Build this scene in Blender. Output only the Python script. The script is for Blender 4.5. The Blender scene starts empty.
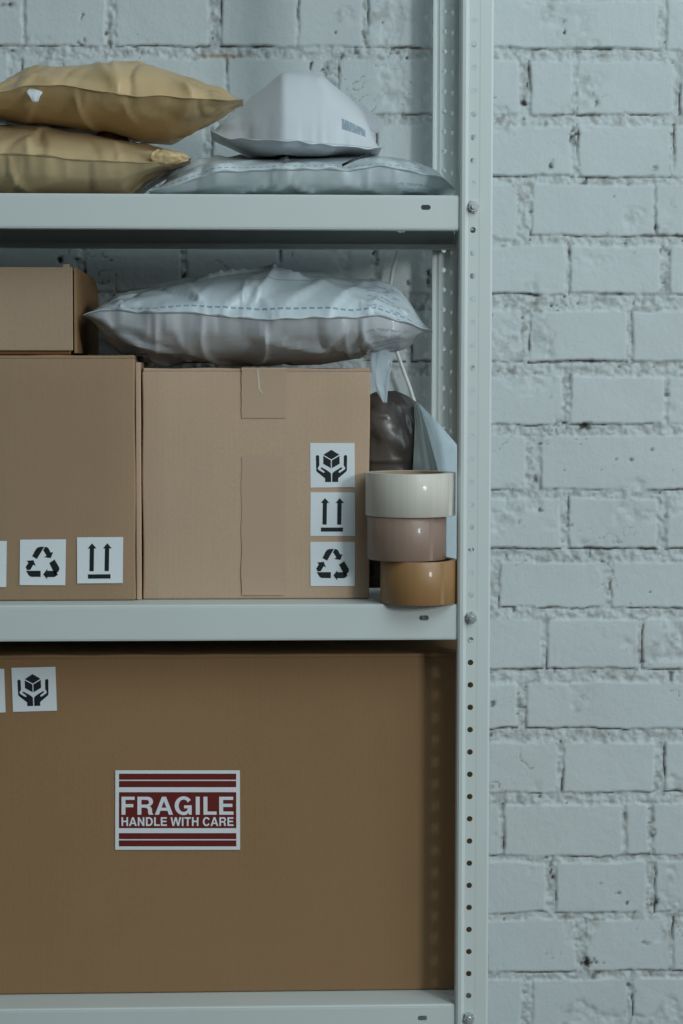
import bpy, bmesh, math, random
import numpy as np
from mathutils import Vector, Matrix
random.seed(7); rng = np.random.default_rng(11)
S = bpy.context.scene
C = S.collection

# ---------------------------------------------------------------- camera
F, CAM = 2094.1, np.array([-.2416, -2.2919, 1.6 - .1798])
YAW, PIT, ROL = .0430, .0667, .0015
def _axes():
    cy, sy, cp, sp = math.cos(YAW), math.sin(YAW), math.cos(PIT), math.sin(PIT)
    f = np.array([sy*cp, cy*cp, -sp]); r = np.array([cy, -sy, 0]); u = np.cross(r, f)
    cr, sr = math.cos(ROL), math.sin(ROL)
    return f, cr*r + sr*u, -sr*r + cr*u
FW, RT, UP = _axes()
def at(u, v, Y):
    """point of the plane y = Y that the photograph shows at pixel (u, v)"""
    d = FW + RT*(u - 341.5)/F - UP*(v - 512)/F
    t = (Y - CAM[1])/d[1]
    return CAM + d*t
def uv_of(p):
    q = np.asarray(p) - CAM
    z = q @ FW
    return 341.5 + F*(q @ RT)/z, 512 - F*(q @ UP)/z
cam_data = bpy.data.cameras.new('camera'); cam = bpy.data.objects.new('camera', cam_data); C.objects.link(cam)
m = Matrix(((RT[0], UP[0], -FW[0]), (RT[1], UP[1], -FW[1]), (RT[2], UP[2], -FW[2]))).to_4x4()
m.translation = Vector(CAM); cam.matrix_world = m
cam_data.sensor_width = 36; cam_data.sensor_fit = 'AUTO'; cam_data.lens = F*36/1024
cam_data.clip_start = .05; cam_data.clip_end = 60
S.camera = cam
Z0 = 1.6                                   # height of the upper row of bolts
ZT = [Z0 + .0125, Z0 - .4355, Z0 - .8855]  # shelf surfaces

# ---------------------------------------------------------------- materials
def lin(r, g, b):
    f = lambda c: (c/255/12.92 if c/255 <= .04045 else ((c/255 + .055)/1.055)**2.4)
    return (f(r), f(g), f(b), 1)
def mat(name, col, rough=.6, metal=0, spec=.5, **kw):
    m = bpy.data.materials.new(name); m.use_nodes = True
    b = m.node_tree.nodes['Principled BSDF']
    b.inputs['Base Color'].default_value = col; b.inputs['Roughness'].default_value = rough
    b.inputs['Metallic'].default_value = metal; b.inputs['Specular IOR Level'].default_value = spec
    for k, v in kw.items(): b.inputs[k.replace('_', ' ')].default_value = v
    return m
class N:
    """short node-building helper"""
    def __init__(s, m): s.m = m; s.t = m.node_tree; s.b = s.t.nodes['Principled BSDF']
    def n(s, kind, **ins):
        x = s.t.nodes.new(kind)
        for k, v in ins.items():
            if k.startswith('_'): setattr(x, k[1:], v)
        for k, v in ins.items():
            if not k.startswith('_'):
                key = int(k[1:]) if k[0] == 'i' and k[1:].isdigit() else k.replace('_', ' ')
                if isinstance(v, bpy.types.NodeSocket): s.t.links.new(v, x.inputs[key])
                else: x.inputs[key].default_value = v
        return x
    def link(s, a, key): s.t.links.new(a, s.b.inputs[key])
    def mix(s, f, a, b):
        x = s.t.nodes.new('ShaderNodeMix'); x.data_type = 'RGBA'
        for i, v in ((0, f), (6, a), (7, b)):
            if isinstance(v, bpy.types.NodeSocket): s.t.links.new(v, x.inputs[i])
            else: x.inputs[i].default_value = v
        return x.outputs[2]
    def math(s, op, a, b=0.0, c=0.0):
        return s.n('ShaderNodeMath', _operation=op, i0=a, i1=b, i2=c).outputs[0]
    def ramp(s, f, p0, p1):
        return s.n('ShaderNodeMapRange', i0=f, i1=p0, i2=p1).outputs[0]

def cardboard(name, col, seed):
    m = mat(name, col, .82, spec=.25); k = N(m)
    co = k.n('ShaderNodeTexCoord').outputs['Object']
    mp = k.n('ShaderNodeMapping', Vector=co, Location=(seed, seed*.7, 0)).outputs[0]
    big = k.n('ShaderNodeTexNoise', Vector=mp, Scale=5.0, Detail=4.0).outputs[0]
    fine = k.n('ShaderNodeTexNoise', Vector=mp, Scale=420.0, Detail=3.0).outputs[0]
    st = k.n('ShaderNodeMapping', Vector=mp, Scale=(1, 1, .04)).outputs[0]
    fib = k.n('ShaderNodeTexNoise', Vector=st, Scale=260.0, Detail=2.0).outputs[0]
    sep = k.n('ShaderNodeSeparateXYZ', Vector=mp)
    flute = k.math('SINE', k.math('MULTIPLY', sep.outputs[0], 2*math.pi/.0062))
    v = k.math('ADD', k.math('MULTIPLY', k.math('SUBTRACT', big, .5), .22), k.math('MULTIPLY', k.math('SUBTRACT', fine, .5), .22))
    v = k.math('ADD', v, k.math('MULTIPLY', k.math('SUBTRACT', fib, .5), .05))
    v = k.math('ADD', v, k.math('MULTIPLY', flute, .003))
    hsv = k.n('ShaderNodeHueSaturation', Value=k.math('ADD', v, 1.0), Color=col)
    k.link(hsv.outputs[0], 'Base Color')
    bp = k.n('ShaderNodeBump', Strength=.10, Distance=.0004, Height=k.math('ADD', k.math('MULTIPLY', flute, .35), k.math('MULTIPLY', fine, 1.5)))
    k.link(bp.outputs[0], 'Normal')
    return m
def bagmat(name, col, rough, print_col=None, kind=None, dark=None, trans=0.0, alpha=1.0):
    m = mat(name, col, rough, spec=.5); k = N(m)
    co = k.n('ShaderNodeTexCoord')
    big = k.n('ShaderNodeTexNoise', Vector=co.outputs['Object'], Scale=14.0, Detail=3.0).outputs[0]
    c = k.n('ShaderNodeHueSaturation', Value=k.math('ADD', k.math('MULTIPLY', k.math('SUBTRACT', big, .5), .14), 1.0), Color=col).outputs[0]
    sep = k.n('ShaderNodeSeparateXYZ', Vector=co.outputs['UV'])
    U, V = sep.outputs[0], sep.outputs[1]
    band = lambda x, a, b: k.math('MULTIPLY', k.math('GREATER_THAN', x, a), k.math('LESS_THAN', x, b))
    if dark is not None:       # second film tone mixed in over the lower half of the bag
        d = k.math('MULTIPLY', k.ramp(V, .5, .62), 1.0)
        c = k.mix(d, c, dark)
    if kind in ('dashes', 'dashes_full'):
        wob = k.n('ShaderNodeTexNoise', Vector=co.outputs['UV'], Scale=60.0).outputs[0]
        ds = k.math('GREATER_THAN', k.math('FRACT', k.math('MULTIPLY', U, 46.0)), .35)
        a = k.math('MULTIPLY', band(V, .016, .021), ds)
        if kind == 'dashes_full':
            b = k.math('MULTIPLY', band(V, .965, .978), ds)
            a = k.math('MAXIMUM', a, b)
        ln = k.math('MULTIPLY', band(k.math('FRACT', k.math('MULTIPLY', V, 26.0)), .0, .12), k.math('MULTIPLY', band(U, .48, .70), band(V, .09, .30)))
        a = k.math('MAXIMUM', a, k.math('MULTIPLY', ln, .6))
        tx = k.math('MULTIPLY', band(k.math('FRACT', k.math('MULTIPLY', V, 44.0)), .0, .35), k.math('MULTIPLY', k.math('GREATER_THAN', wob, .47), band(U, .80, .90)))
        a = k.math('MAXIMUM', a, k.math('MULTIPLY', tx, .6))
        c = k.mix(k.math('MULTIPLY', a, .65), c, print_col)
    if kind == 'stamp':
        w = k.math('GREATER_THAN', k.n('ShaderNodeTexNoise', Vector=k.n('ShaderNodeMapping', Vector=co.outputs['UV'], Scale=(220, 60, 1)).outputs[0], Scale=1.0).outputs[0], .42)
        a = k.math('MULTIPLY', band(U, .765, .905), band(V, .034, .064))
        c = k.mix(k.math('MULTIPLY', a, k.math('ADD', k.math('MULTIPLY', w, .45), .35)), c, print_col)
    k.link(c, 'Base Color')
    nz = k.n('ShaderNodeTexNoise', Vector=co.outputs['Object'], Scale=38.0, Detail=4.0).outputs[0]
    bp = k.n('ShaderNodeBump', Strength=.35, Distance=.003, Height=nz)
    k.link(bp.outputs[0], 'Normal')
    if trans: m.node_tree.nodes['Principled BSDF'].inputs['Transmission Weight'].default_value = trans
    if alpha < 1: m.node_tree.nodes['Principled BSDF'].inputs['Alpha'].default_value = alpha
    return m
def paint(name, col, rough=.42):
    m = mat(name, col, rough); k = N(m)
    co = k.n('ShaderNodeTexCoord').outputs['Object']
    nz = k.n('ShaderNodeTexNoise', Vector=co, Scale=9.0, Detail=5.0).outputs[0]
    hs = k.n('ShaderNodeHueSaturation', Value=k.math('ADD', k.math('MULTIPLY', k.math('SUBTRACT', nz, .5), .08), 1.0), Color=col)
    k.link(hs.outputs[0], 'Base Color')
    fn = k.n('ShaderNodeTexNoise', Vector=co, Scale=700.0).outputs[0]
    k.link(k.n('ShaderNodeBump', Strength=.08, Distance=.0004, Height=fn).outputs[0], 'Normal')
    return m
M = {}
M['paint'] = paint('powder_coated_steel', lin(204, 212, 210))
M['zinc'] = mat('zinc_plated_steel', lin(215, 220, 220), .32, .75)
M['kraft'] = cardboard('kraft_cardboard', lin(157, 131, 105), 0)
M['kraft2'] = cardboard('kraft_cardboard_light', lin(189, 162, 138), 3)
M['kraft3'] = cardboard('kraft_cardboard_brown', lin(148, 117, 84), 7)
M['kraft4'] = cardboard('kraft_cardboard_small', lin(172, 150, 127), 11)
M['kraft_in'] = cardboard('kraft_cardboard_edge', lin(150, 108, 68), 5)
M['label'] = mat('label_paper', lin(224, 232, 236), .5)
M['ink'] = mat('black_ink', lin(14, 26, 30), .5)
M['red'] = mat('red_ink', lin(106, 26, 23), .5)
M['tapeon'] = mat('packing_tape_film', lin(188, 162, 138), .36, spec=.5)

# ---------------------------------------------------------------- mesh helpers
def mk(name, verts, faces, material, parent=None, smooth=False, uvs=None):
    me = bpy.data.meshes.new(name)
    me.from_pydata([tuple(map(float, v)) for v in verts], [], faces); me.update()
    me.materials.append(material)
    if smooth:
        for p in me.polygons: p.use_smooth = True
    if uvs is not None:
        ul = me.uv_layers.new(name='UVMap')
        for l in me.loops: ul.data[l.index].uv = uvs[l.vertex_index]
    o = bpy.data.objects.new(name, me); C.objects.link(o)
    if parent:
        o.parent = parent
        me.transform(Matrix.Translation(-parent.location)) if parent.type == 'EMPTY' else None
    return o
def reparent(o, p): o.parent = p; return o
def tag(o, label=None, cat=None, group=None, kind=None):
    for a, b in (('label', label), ('category', cat), ('group', group), ('kind', kind)):
        if b: o[a] = b
    return o
def empty(name, loc, label, cat, group=None):
    o = bpy.data.objects.new(name, None); o.empty_display_size = .05; o.location = loc; C.objects.link(o)
    tag(o, label, cat, group); return o
def bm_obj(name, bm, material, parent=None, smooth=False):
    bmesh.ops.recalc_face_normals(bm, faces=bm.faces)
    me = bpy.data.meshes.new(name); bm.to_mesh(me); bm.free(); me.materials.append(material)
    if smooth:
        for p in me.polygons: p.use_smooth = True
    o = bpy.data.objects.new(name, me); C.objects.link(o)
    if parent:
        o.parent = parent; me.transform(Matrix.Translation(-world(parent)))
    return o
def world(o):
    v = Vector(o.location)
    while o.parent: o = o.parent; v = v + Vector(o.location)
    return v
def fix_parent(o, parent):
    """o's mesh is in world coordinates: hang it under parent"""
    o.parent = parent; o.data.transform(Matrix.Translation(-world(parent))); return o
def bx(bm, x0, x1, y0, y1, z0, z1, bev=0.0, seg=2):
    r = bmesh.ops.create_cube(bm, size=1)
    for v in r['verts']:
        v.co = Vector(((x0 + x1)/2 + v.co.x*(x1 - x0), (y0 + y1)/2 + v.co.y*(y1 - y0), (z0 + z1)/2 + v.co.z*(z1 - z0)))
    if bev:
        es = list({e for v in r['verts'] for e in v.link_edges})
        bmesh.ops.bevel(bm, geom=es, offset=bev, segments=seg, affect='EDGES', profile=.5)
def mod_solid(o, t, off=-1):
    md = o.modifiers.new('thickness', 'SOLIDIFY'); md.thickness = t; md.offset = off
def perforated(name, prof, strips, z0, z1, zs_holes, hole, material, parent, thick=.0012, slot=None):
    """sheet-metal profile: prof = list of (x, y); strips = {segment index: (fraction, hole list)}; one ring of faces per hole"""
    verts, faces, idx = [], [], {}
    def V(p):
        k = tuple(round(c, 6) for c in p)
        if k not in idx: idx[k] = len(verts); verts.append(p)
        return idx[k]
    for si in range(len(prof) - 1):
        a, b = np.array(prof[si]), np.array(prof[si + 1]); L = np.linalg.norm(b - a)
        P = lambda s, z: (a[0] + (b[0] - a[0])*s/L, a[1] + (b[1] - a[1])*s/L, z)
        hs = strips.get(si)
        cuts = [z0]
        half = .0085
        for z in zs_holes:
            cuts += [z - half, z + half]
        cuts = sorted(set(round(c, 6) for c in cuts + [z1]))
        cuts = [c for c in cuts if z0 - 1e-6 <= c <= z1 + 1e-6]
        for c0, c1 in zip(cuts, cuts[1:]):
            zc = (c0 + c1)/2
            if hs and any(abs(zc - z) < 1e-4 for z in zs_holes) and abs(c1 - c0 - 2*half) < 1e-4:
                r, fr = hole, hs
                ring_o, ring_i = [], []
                n = 16; sc = L*fr
                sq = []
                for k in range(n):
                    t = 2*math.pi*(k + .5)/n
                    dx, dz = math.cos(t), math.sin(t)
                    ring_i.append(V(P(sc + r*dx, zc + r*dz)))
                # outer ring = the four corners; a fan from each corner keeps it watertight
                cor = [V(P(L, c1)), V(P(0, c1)), V(P(0, c0)), V(P(L, c0))]
                q = n//4
                for c in range(4):
                    seg = [ring_i[(c*q + j) % n] for j in range(q)]
                    for j in range(q - 1): faces.append((cor[c], seg[j + 1], seg[j]))
                    nxt = ring_i[((c + 1)*q) % n]
                    faces.append((cor[c], cor[(c + 1) % 4], nxt, seg[-1]))
            else:
                faces.append((V(P(0, c0)), V(P(L, c0)), V(P(L, c1)), V(P(0, c1))))
    o = mk(name, verts, faces, material)
    bm = bmesh.new(); bm.from_mesh(o.data); bmesh.ops.recalc_face_normals(bm, faces=bm.faces); bm.to_mesh(o.data); bm.free()
    fix_parent(o, parent)
    mod_solid(o, thick, 0)
    return o

# ---------------------------------------------------------------- the rack
RX0, D = -1.0, .38
rack = empty('shelving_rack', (0, 0, 0), 'pale grey painted steel rack with three shelves and perforated posts by the white brick wall', 'shelf')
def post(sx, X, sy, Y):
    # profile from the inner lip to the corner to the end of the side flange (sx = +1: corner on the right; sy = +1: flange runs to +y)
    p = [(-.0146, .0085), (-.0146, .0012), (-.0138, -.0010), (-.0120, -.0026), (-.0090, -.0030), (-.0066, -.0016), (-.0056, -.0002),
         (.0062, -.0002), (.0076, -.0004), (.0192, -.0004), (.0204, .0000), (.0210, .0008), (.0210, .0400)]
    prof = [(X + sx*a, Y + sy*b) for a, b in p]
    fr = 0.0056/.0118
    zs = [Z0 + .025*k for k in range(-60, 22)]
    st = {6: fr, 11: .5}
    return perforated('post', prof, st, .0010, Z0 + .55, zs, .0032, M['paint'], rack)
# narrow flange segments: holes only where the strip is wide enough
post(1, 0, 1, 0); post(1, .0029, -1, D)
post(-1, RX0, 1, 0); post(-1, RX0, -1, D)
def slot_plate(bm_list, x0, x1, z0, z1, y, slots, w=.0107, h=.0056):
    """vertical plate with rounded slots (x centre, z centre)"""
    verts, faces = [], []
    def V(x, z): verts.append((x, y, z)); return len(verts) - 1
    xs = [x0]
    for s, zc in slots: xs += [s - w, s + w]
    xs += [x1]
    for i in range(len(xs) - 1):
        a, b = xs[i], xs[i + 1]
        if i % 2 == 0:
            faces.append((V(a, z0), V(b, z0), V(b, z1), V(a, z1))); continue
        s, zc = slots[(i - 1)//2]
        n = 20; ring = []
        for k in range(n):
            t = 2*math.pi*(k + .5)/n
            cx = (w/2 - h/2)*(1 if math.cos(t) > 0 else -1)
            ring.append(V(s + cx + h/2*math.cos(t), zc + h/2*math.sin(t)))
        cor = [V(b, z1), V(a, z1), V(a, z0), V(b, z0)]; q = n//4
        for c in range(4):
            seg = [ring[(c*q + j) % n] for j in range(q)]
            for j in range(q - 1): faces.append((cor[c], seg[j + 1], seg[j]))
            faces.append((cor[c], cor[(c + 1) % 4], ring[((c + 1)*q) % n], seg[-1]))
    return verts, faces
def shelf(zt, h=.0393):
    x0, x1 = RX0 - .017, .0165
    yf, yb = .0016, D - .0050
    zb = zt - h
    allv, allf = [], []
    def add(vs, fs):
        b = len(allv); allv.extend(vs); allf.extend([tuple(i + b for i in f) for f in fs])
    slots = [(RX0 + .0515, zb + .0243), (-.0515, zb + .0243)]
    for y, s in ((yf, 1), (yb, -1)):
        add(*slot_plate(None, x0, x1, zb + .002, zt - .003, y, slots))
        arc = [(y, zt - .003), (y + s*.0004, zt - .0014), (y + s*.0014, zt - .0004), (y + s*.003, zt)]
        for (a, za), (b, zb_) in zip(arc, arc[1:]):
            add([(x0, a, za), (x1, a, za), (x1, b, zb_), (x0, b, zb_)], [(0, 1, 2, 3)])
        lip = [(y, zb + .002), (y + s*.0006, zb + .0006), (y + s*.002, zb), (y + s*.014, zb), (y + s*.014, zb + .006)]
        for (a, za), (b, zb_) in zip(lip, lip[1:]):
            add([(x0, a, za), (x1, a, za), (x1, b, zb_), (x0, b, zb_)], [(0, 1, 2, 3)])
    add([(x0, yf + .003, zt), (x1, yf + .003, zt), (x1, yb - .003, zt), (x0, yb - .003, zt)], [(0, 1, 2, 3)])
    for x in (x0, x1):
        add([(x, yf + .003, zt), (x, yb - .003, zt), (x, yb - .003, zb), (x, yf + .003, zb)], [(0, 1, 2, 3)])
    # stiffening channel under the tray
    for yc in (.13, .25):
        ch = [(yc - .02, zt - .001), (yc - .02, zt - .018), (yc + .02, zt - .018), (yc + .02, zt - .001)]
        for (a, za), (b, zb_) in zip(ch, ch[1:]):
            add([(x0 + .01, a, za), (x1 - .01, a, za), (x1 - .01, b, zb_), (x0 + .01, b, zb_)], [(0, 1, 2, 3)])
    o = mk('shelf', allv, allf, M['paint'])
    bm = bmesh.new(); bm.from_mesh(o.data); bmesh.ops.remove_doubles(bm, verts=bm.verts, dist=.00005)
    bmesh.ops.recalc_face_normals(bm, faces=bm.faces); bm.to_mesh(o.data); bm.free()
    fix_parent(o, rack); mod_solid(o, .0008, 0)
    return o
for z, h in zip(ZT, (.0373, .0393, .0393)): shelf(z, h)
def bolt(x, y, z, s, rot):
    bm = bmesh.new()
    def cyl(r, y0, y1, n, a=0, r2=None):
        r2 = r if r2 is None else r2
        vs = []
        for yy, rr in ((y0, r), (y1, r2)):
            vs.append([bm.verts.new((x + rr*math.cos(2*math.pi*k/n + a), y + s*yy, z + rr*math.sin(2*math.pi*k/n + a))) for k in range(n)])
        for k in range(n): bm.faces.new((vs[0][k], vs[0][(k + 1) % n], vs[1][(k + 1) % n], vs[1][k]))
        bm.faces.new(vs[0]); bm.faces.new(vs[1])
    cyl(.0066, -.0010, -.0022, 24)                 # washer
    cyl(.0058, -.0022, -.0062, 6, rot, .0055)      # hexagonal nut
    cyl(.0030, -.0062, -.0098, 16, 0, .0026)       # threaded end
    for k in range(4):
        t = rot + k*math.pi/2
        bx(bm, x + .0062*math.cos(t) - .0009, x + .0062*math.cos(t) + .0009, y - s*.0036, y - s*.0020, z + .0062*math.sin(t) - .0009, z + .0062*math.sin(t) + .0009)
    o = bm_obj('bolt', bm, M['zinc'], rack)
    tag(o, label='shiny zinc bolt and nut')
for k, zz in enumerate((Z0, Z0 - .45, Z0 - .90)):
    bolt(0, -.0002, zz, 1, .3 + k); bolt(RX0, -.0002, zz, 1, .5 + k)
    bolt(.0029, D + .0002, zz, -1, .1); bolt(RX0, D + .0002, zz, -1, .1)

# ---------------------------------------------------------------- printed labels
def poly_mesh(name, polys, material, parent, P, lift):
    """flat printed shapes: polys in label units (0..1, y down); P maps to the world; thin relief of ink"""
    verts, faces = [], []
    from mathutils.geometry import tessellate_polygon
    for pl in polys:
        b = len(verts)
        for x, y in pl: verts.append(P(x, y, lift))
        for t in tessellate_polygon([[Vector((x, y, 0)) for x, y in pl]]): faces.append(tuple(b + i for i in t))
    o = mk(name, verts, faces, material)
    bm = bmesh.new(); bm.from_mesh(o.data)
    for f in bm.faces:
        f.normal_update()
        if f.normal.y > 0: f.normal_flip()
    bm.to_mesh(o.data); bm.free()
    fix_parent(o, parent)
    return o
def R_(pts, ox, oy, s): return [((x - ox)/s, (y - oy)/s) for x, y in pts]
def rect(x0, y0, x1, y1): return [(x0, y0), (x1, y0), (x1, y1), (x0, y1)]
hl = [(96, 160), (99, 153), (106, 151), (113, 154), (116, 160), (117, 214), (111, 222), (107, 232), (112, 240), (142, 259), (149, 256), (147, 249), (128, 235), (124, 228), (132, 226), (150, 236), (176, 252), (187, 263), (188, 315), (151, 315), (151, 292), (103, 253), (98, 245)]
HANDLE = [R_([(190, 119), (239, 149), (190, 177), (142, 149)], 62, 78, 270), R_([(141, 156), (187, 183), (187, 231), (141, 204)], 62, 78, 270),
          R_([(193, 183), (240, 156), (240, 204), (193, 231)], 62, 78, 270), R_(hl, 62, 78, 270), R_([(382 - x, y) for x, y in hl][::-1], 62, 78, 270)]
UPP = [R_([(152, 410), (178, 440), (164, 440), (162, 572), (137, 572), (139, 440), (127, 440)], 65, 375, 267),
       R_([(240, 410), (267, 440), (252, 440), (250, 572), (225, 572), (227, 440), (216, 440)], 65, 375, 267), R_(rect(128, 590, 260, 615), 65, 375, 267)]
RECYC = [R_(p, 62, 673, 270) for p in (
    [(135, 772), (152, 738), (163, 722), (180, 716), (207, 716), (198, 728), (163, 788)],
    [(199, 736), (211, 716), (224, 719), (231, 727), (243, 750), (258, 748), (244, 783), (206, 778), (220, 768)],
    [(106, 854), (97, 836), (113, 811), (103, 799), (143, 795), (156, 829), (142, 822), (125, 852)],
    [(100, 858), (186, 858), (186, 894), (132, 894), (118, 888)],
    [(201, 879), (225, 846), (225, 858), (268, 858), (289, 880), (268, 895), (225, 895), (225, 909)],
    [(236, 812), (267, 791), (296, 840), (295, 855), (272, 884)])]
def sticker(parent, Y, corners, polys, name='sticker', ink='printed_symbol'):
    """square paper sticker; corners = pixel (left, top, right, bottom) with the small tilt seen in the photograph"""
    (l, t), (r, t2), (r2, b2), (l2, b) = corners
    q = [at(l, t, Y), at(r, t2, Y), at(r2, b2, Y), at(l2, b, Y)]
    def P(x, y, lift):
        p = (q[0]*(1 - x) + q[1]*x)*(1 - y) + (q[3]*(1 - x) + q[2]*x)*y
        return (p[0], Y - lift, p[2])
    bm = bmesh.new()
    vs = [[bm.verts.new(P(x, y, h)) for x, y in ((0, 0), (1, 0), (1, 1), (0, 1))] for h in (.0000, .0004)]
    bm.faces.new(vs[0]); bm.faces.new(vs[1])
    for k in range(4): bm.faces.new((vs[0][k], vs[0][(k + 1) % 4], vs[1][(k + 1) % 4], vs[1][k]))
    s = bm_obj(name, bm, M['label'], parent)
    if polys: poly_mesh(ink, polys, M['ink'], s, P, .0006)
    return s, P
def arc(cx, cy, rx, ry, a0, a1, n=14):
    return [(cx + rx*math.cos(math.radians(a0 + (a1 - a0)*k/n)), cy + ry*math.sin(math.radians(a0 + (a1 - a0)*k/n))) for k in range(n + 1)]
GL = {   # bold grotesque capitals: (advance, outlines), cap height 718
    'F': (600, [[(73, 0), (223, 0), (223, 300), (520, 300), (520, 425), (223, 425), (223, 593), (570, 593), (570, 718), (73, 718)]]),
    'L': (600, [[(76, 0), (575, 0), (575, 129), (226, 129), (226, 718), (76, 718)]]),
    'E': (660, [[(73, 0), (617, 0), (617, 129), (223, 129), (223, 310), (575, 310), (575, 435), (223, 435), (223, 590), (605, 590), (605, 718), (73, 718)]]),
    'I': (284, [[(67, 0), (217, 0), (217, 718), (67, 718)]]),
    'T': (612, [[(231, 0), (381, 0), (381, 590), (595, 590), (595, 718), (17, 718), (17, 590), (231, 590)]]),
    'H': (722, [[(69, 0), (219, 0), (219, 310), (503, 310), (503, 0), (653, 0), (653, 718), (503, 718), (503, 440), (219, 440), (219, 718), (69, 718)]]),
    'N': (722, [[(69, 0), (214, 0), (214, 480), (505, 0), (655, 0), (655, 718), (510, 718), (510, 235), (219, 718), (69, 718)]]),
    'W': (944, [[(5, 718), (180, 0), (330, 0), (472, 500), (614, 0), (764, 0), (939, 718), (786, 718), (686, 232), (553, 718), (391, 718), (258, 232), (158, 718)]]),
    'A': (722, [[(15, 0), (172, 0), (226, 160), (490, 160), (544, 0), (705, 0), (440, 718), (282, 718)], [(266, 280), (452, 280), (359, 545)]]),
    'D': (722, [[(73, 0), (370, 0)] + arc(370, 359, 315, 359, -90, 90) + [(73, 718)], [(223, 125), (360, 125)] + arc(360, 359, 172, 234, -90, 90) + [(223, 593)]]),
    'R': (722, [[(76, 0), (226, 0), (226, 282), (385, 282), (470, 235), (480, 90), (505, 0), (675, 0), (675, 20), (635, 75), (625, 230), (590, 310), (535, 340)] + arc(450, 522, 215, 196, -50, 90) + [(76, 718)],
                [(226, 405), (425, 405)] + arc(425, 499, 92, 94, -90, 90) + [(226, 593)]]),
    'C': (722, [arc(372, 359, 330, 375, 32, 328, 40) + [(540, 238)] + arc(376, 359, 176, 245, 318, 42, 30) + [(540, 470)]]),
    'G': (778, [arc(385, 359, 342, 375, 38, 290, 40) + [(560, 80), (590, 0), (690, 0), (690, 375), (400, 375), (400, 255), (545, 255), (510, 165)] + arc(385, 359, 190, 247, 295, 48, 30) + [(530, 480)]]),
}
def text_mesh(name, txt, x0, x1, y0, y1, P, lift, material, parent):
    """lettering cut as flat outlines, stretched to the measured width and height"""
    cu = bpy.data.curves.new('t', 'CURVE'); cu.dimensions = '2D'; cu.fill_mode = 'FRONT'
    pen, W_ = 0, []
    for ch in txt:
        if ch == ' ': pen += 270; continue
        adv, outs = GL[ch]
        for ol in outs:
            sp_ = cu.splines.new('POLY'); sp_.points.add(len(ol) - 1); sp_.use_cyclic_u = True
            for q_, (x, y) in zip(sp_.points, ol): q_.co = ((pen + x)/1000, y/1000, 0, 1)
        pen += adv
    o = bpy.data.objects.new('t', cu); C.objects.link(o)
    dg = bpy.context.evaluated_depsgraph_get(); dg.update()
    me = bpy.data.meshes.new_from_object(o.evaluated_get(dg)); me.name = name
    bpy.data.objects.remove(o)
    xs = [v.co.x for v in me.vertices]; lo_, hi_ = min(xs), max(xs)
    for v in me.vertices:
        a = x0 + (x1 - x0)*(v.co.x - lo_)/(hi_ - lo_)
        v.co = P(a, y1 - (y1 - y0)*v.co.y/.718, lift)
    me.materials.clear(); me.materials.append(material)
    o = bpy.data.objects.new(name, me); C.objects.link(o)
    fix_parent(o, parent)
    return o

# ---------------------------------------------------------------- boxes
def carton(name, label, x0, x1, y0, y1, z0, z1, m, group='closed cardboard cartons'):
    root = empty(name, ((x0 + x1)/2, (y0 + y1)/2, z0), label, 'box', group)
    bm = bmesh.new(); bx(bm, x0, x1, y0, y1, z0 + .0008, z1 - .0034, .0022, 3)
    bmesh.ops.subdivide_edges(bm, edges=[e for e in bm.edges if e.calc_length() > .1], cuts=8, use_grid_fill=True)
    for v in bm.verts:    # walls of a filled carton are never quite flat
        fx = math.sin(math.pi*min(max((v.co.x - x0)/(x1 - x0), 0), 1)); fz = math.sin(math.pi*min(max((v.co.z - z0)/(z1 - z0), 0), 1))
        if v.co.y < y0 + .003: v.co.y -= .0012*fx*fz
        v.co.x += .0005*math.sin(40*v.co.z + x0*9); 
    bm_obj('body', bm, m, root, True)
    ym = (y0 + y1)/2
    for a, b in ((y0 + .0004, ym - .001), (ym + .001, y1 - .0004)):
        bm = bmesh.new(); bx(bm, x0 + .0012, x1 - .0004, a, b, z1 - .0040, z1, .0012, 2)
        bmesh.ops.subdivide_edges(bm, edges=[e for e in bm.edges if e.calc_length() > .1], cuts=14, use_grid_fill=False)
        for v in bm.verts: v.co.z += .0005*math.sin(v.co.x*70 + a*50) if v.co.z > z1 - .002 else 0
        bm_obj('top_flap', bm, m, root)
    bm = bmesh.new(); bx(bm, x0 + .001, x1 - .001, ym - .024, ym + .024, z1 - .0006, z1 + .0007)
    return root
def Yfor(u, v, Z):
    lo, hi = -.2, .5
    for _ in range(50):
        mid = (lo + hi)/2
        if at(u, v, mid)[2] > Z: hi = mid
        else: lo = mid
    return mid
def Yf2(u, v, Z):   # depth at which a point of height Z shows at (u, v); below eye level
    f = lambda y: uv_of((at(u, v, y)[0], y, Z))[1] - v
    lo, hi = -.2, .5
    for _ in range(50):
        mid = (lo + hi)/2
        if f(mid) > 0: lo = mid
        else: hi = mid
    return mid
ym_ = Yf2(145, 599.6, ZT[1]); yl_ = Yf2(130, 600.8, ZT[1]); yb_ = Yf2(455, 990.8, ZT[2]); ybl = Yf2(5, 994.6, ZT[2])
YM, YL, YB = .055, .046, .055
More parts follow.
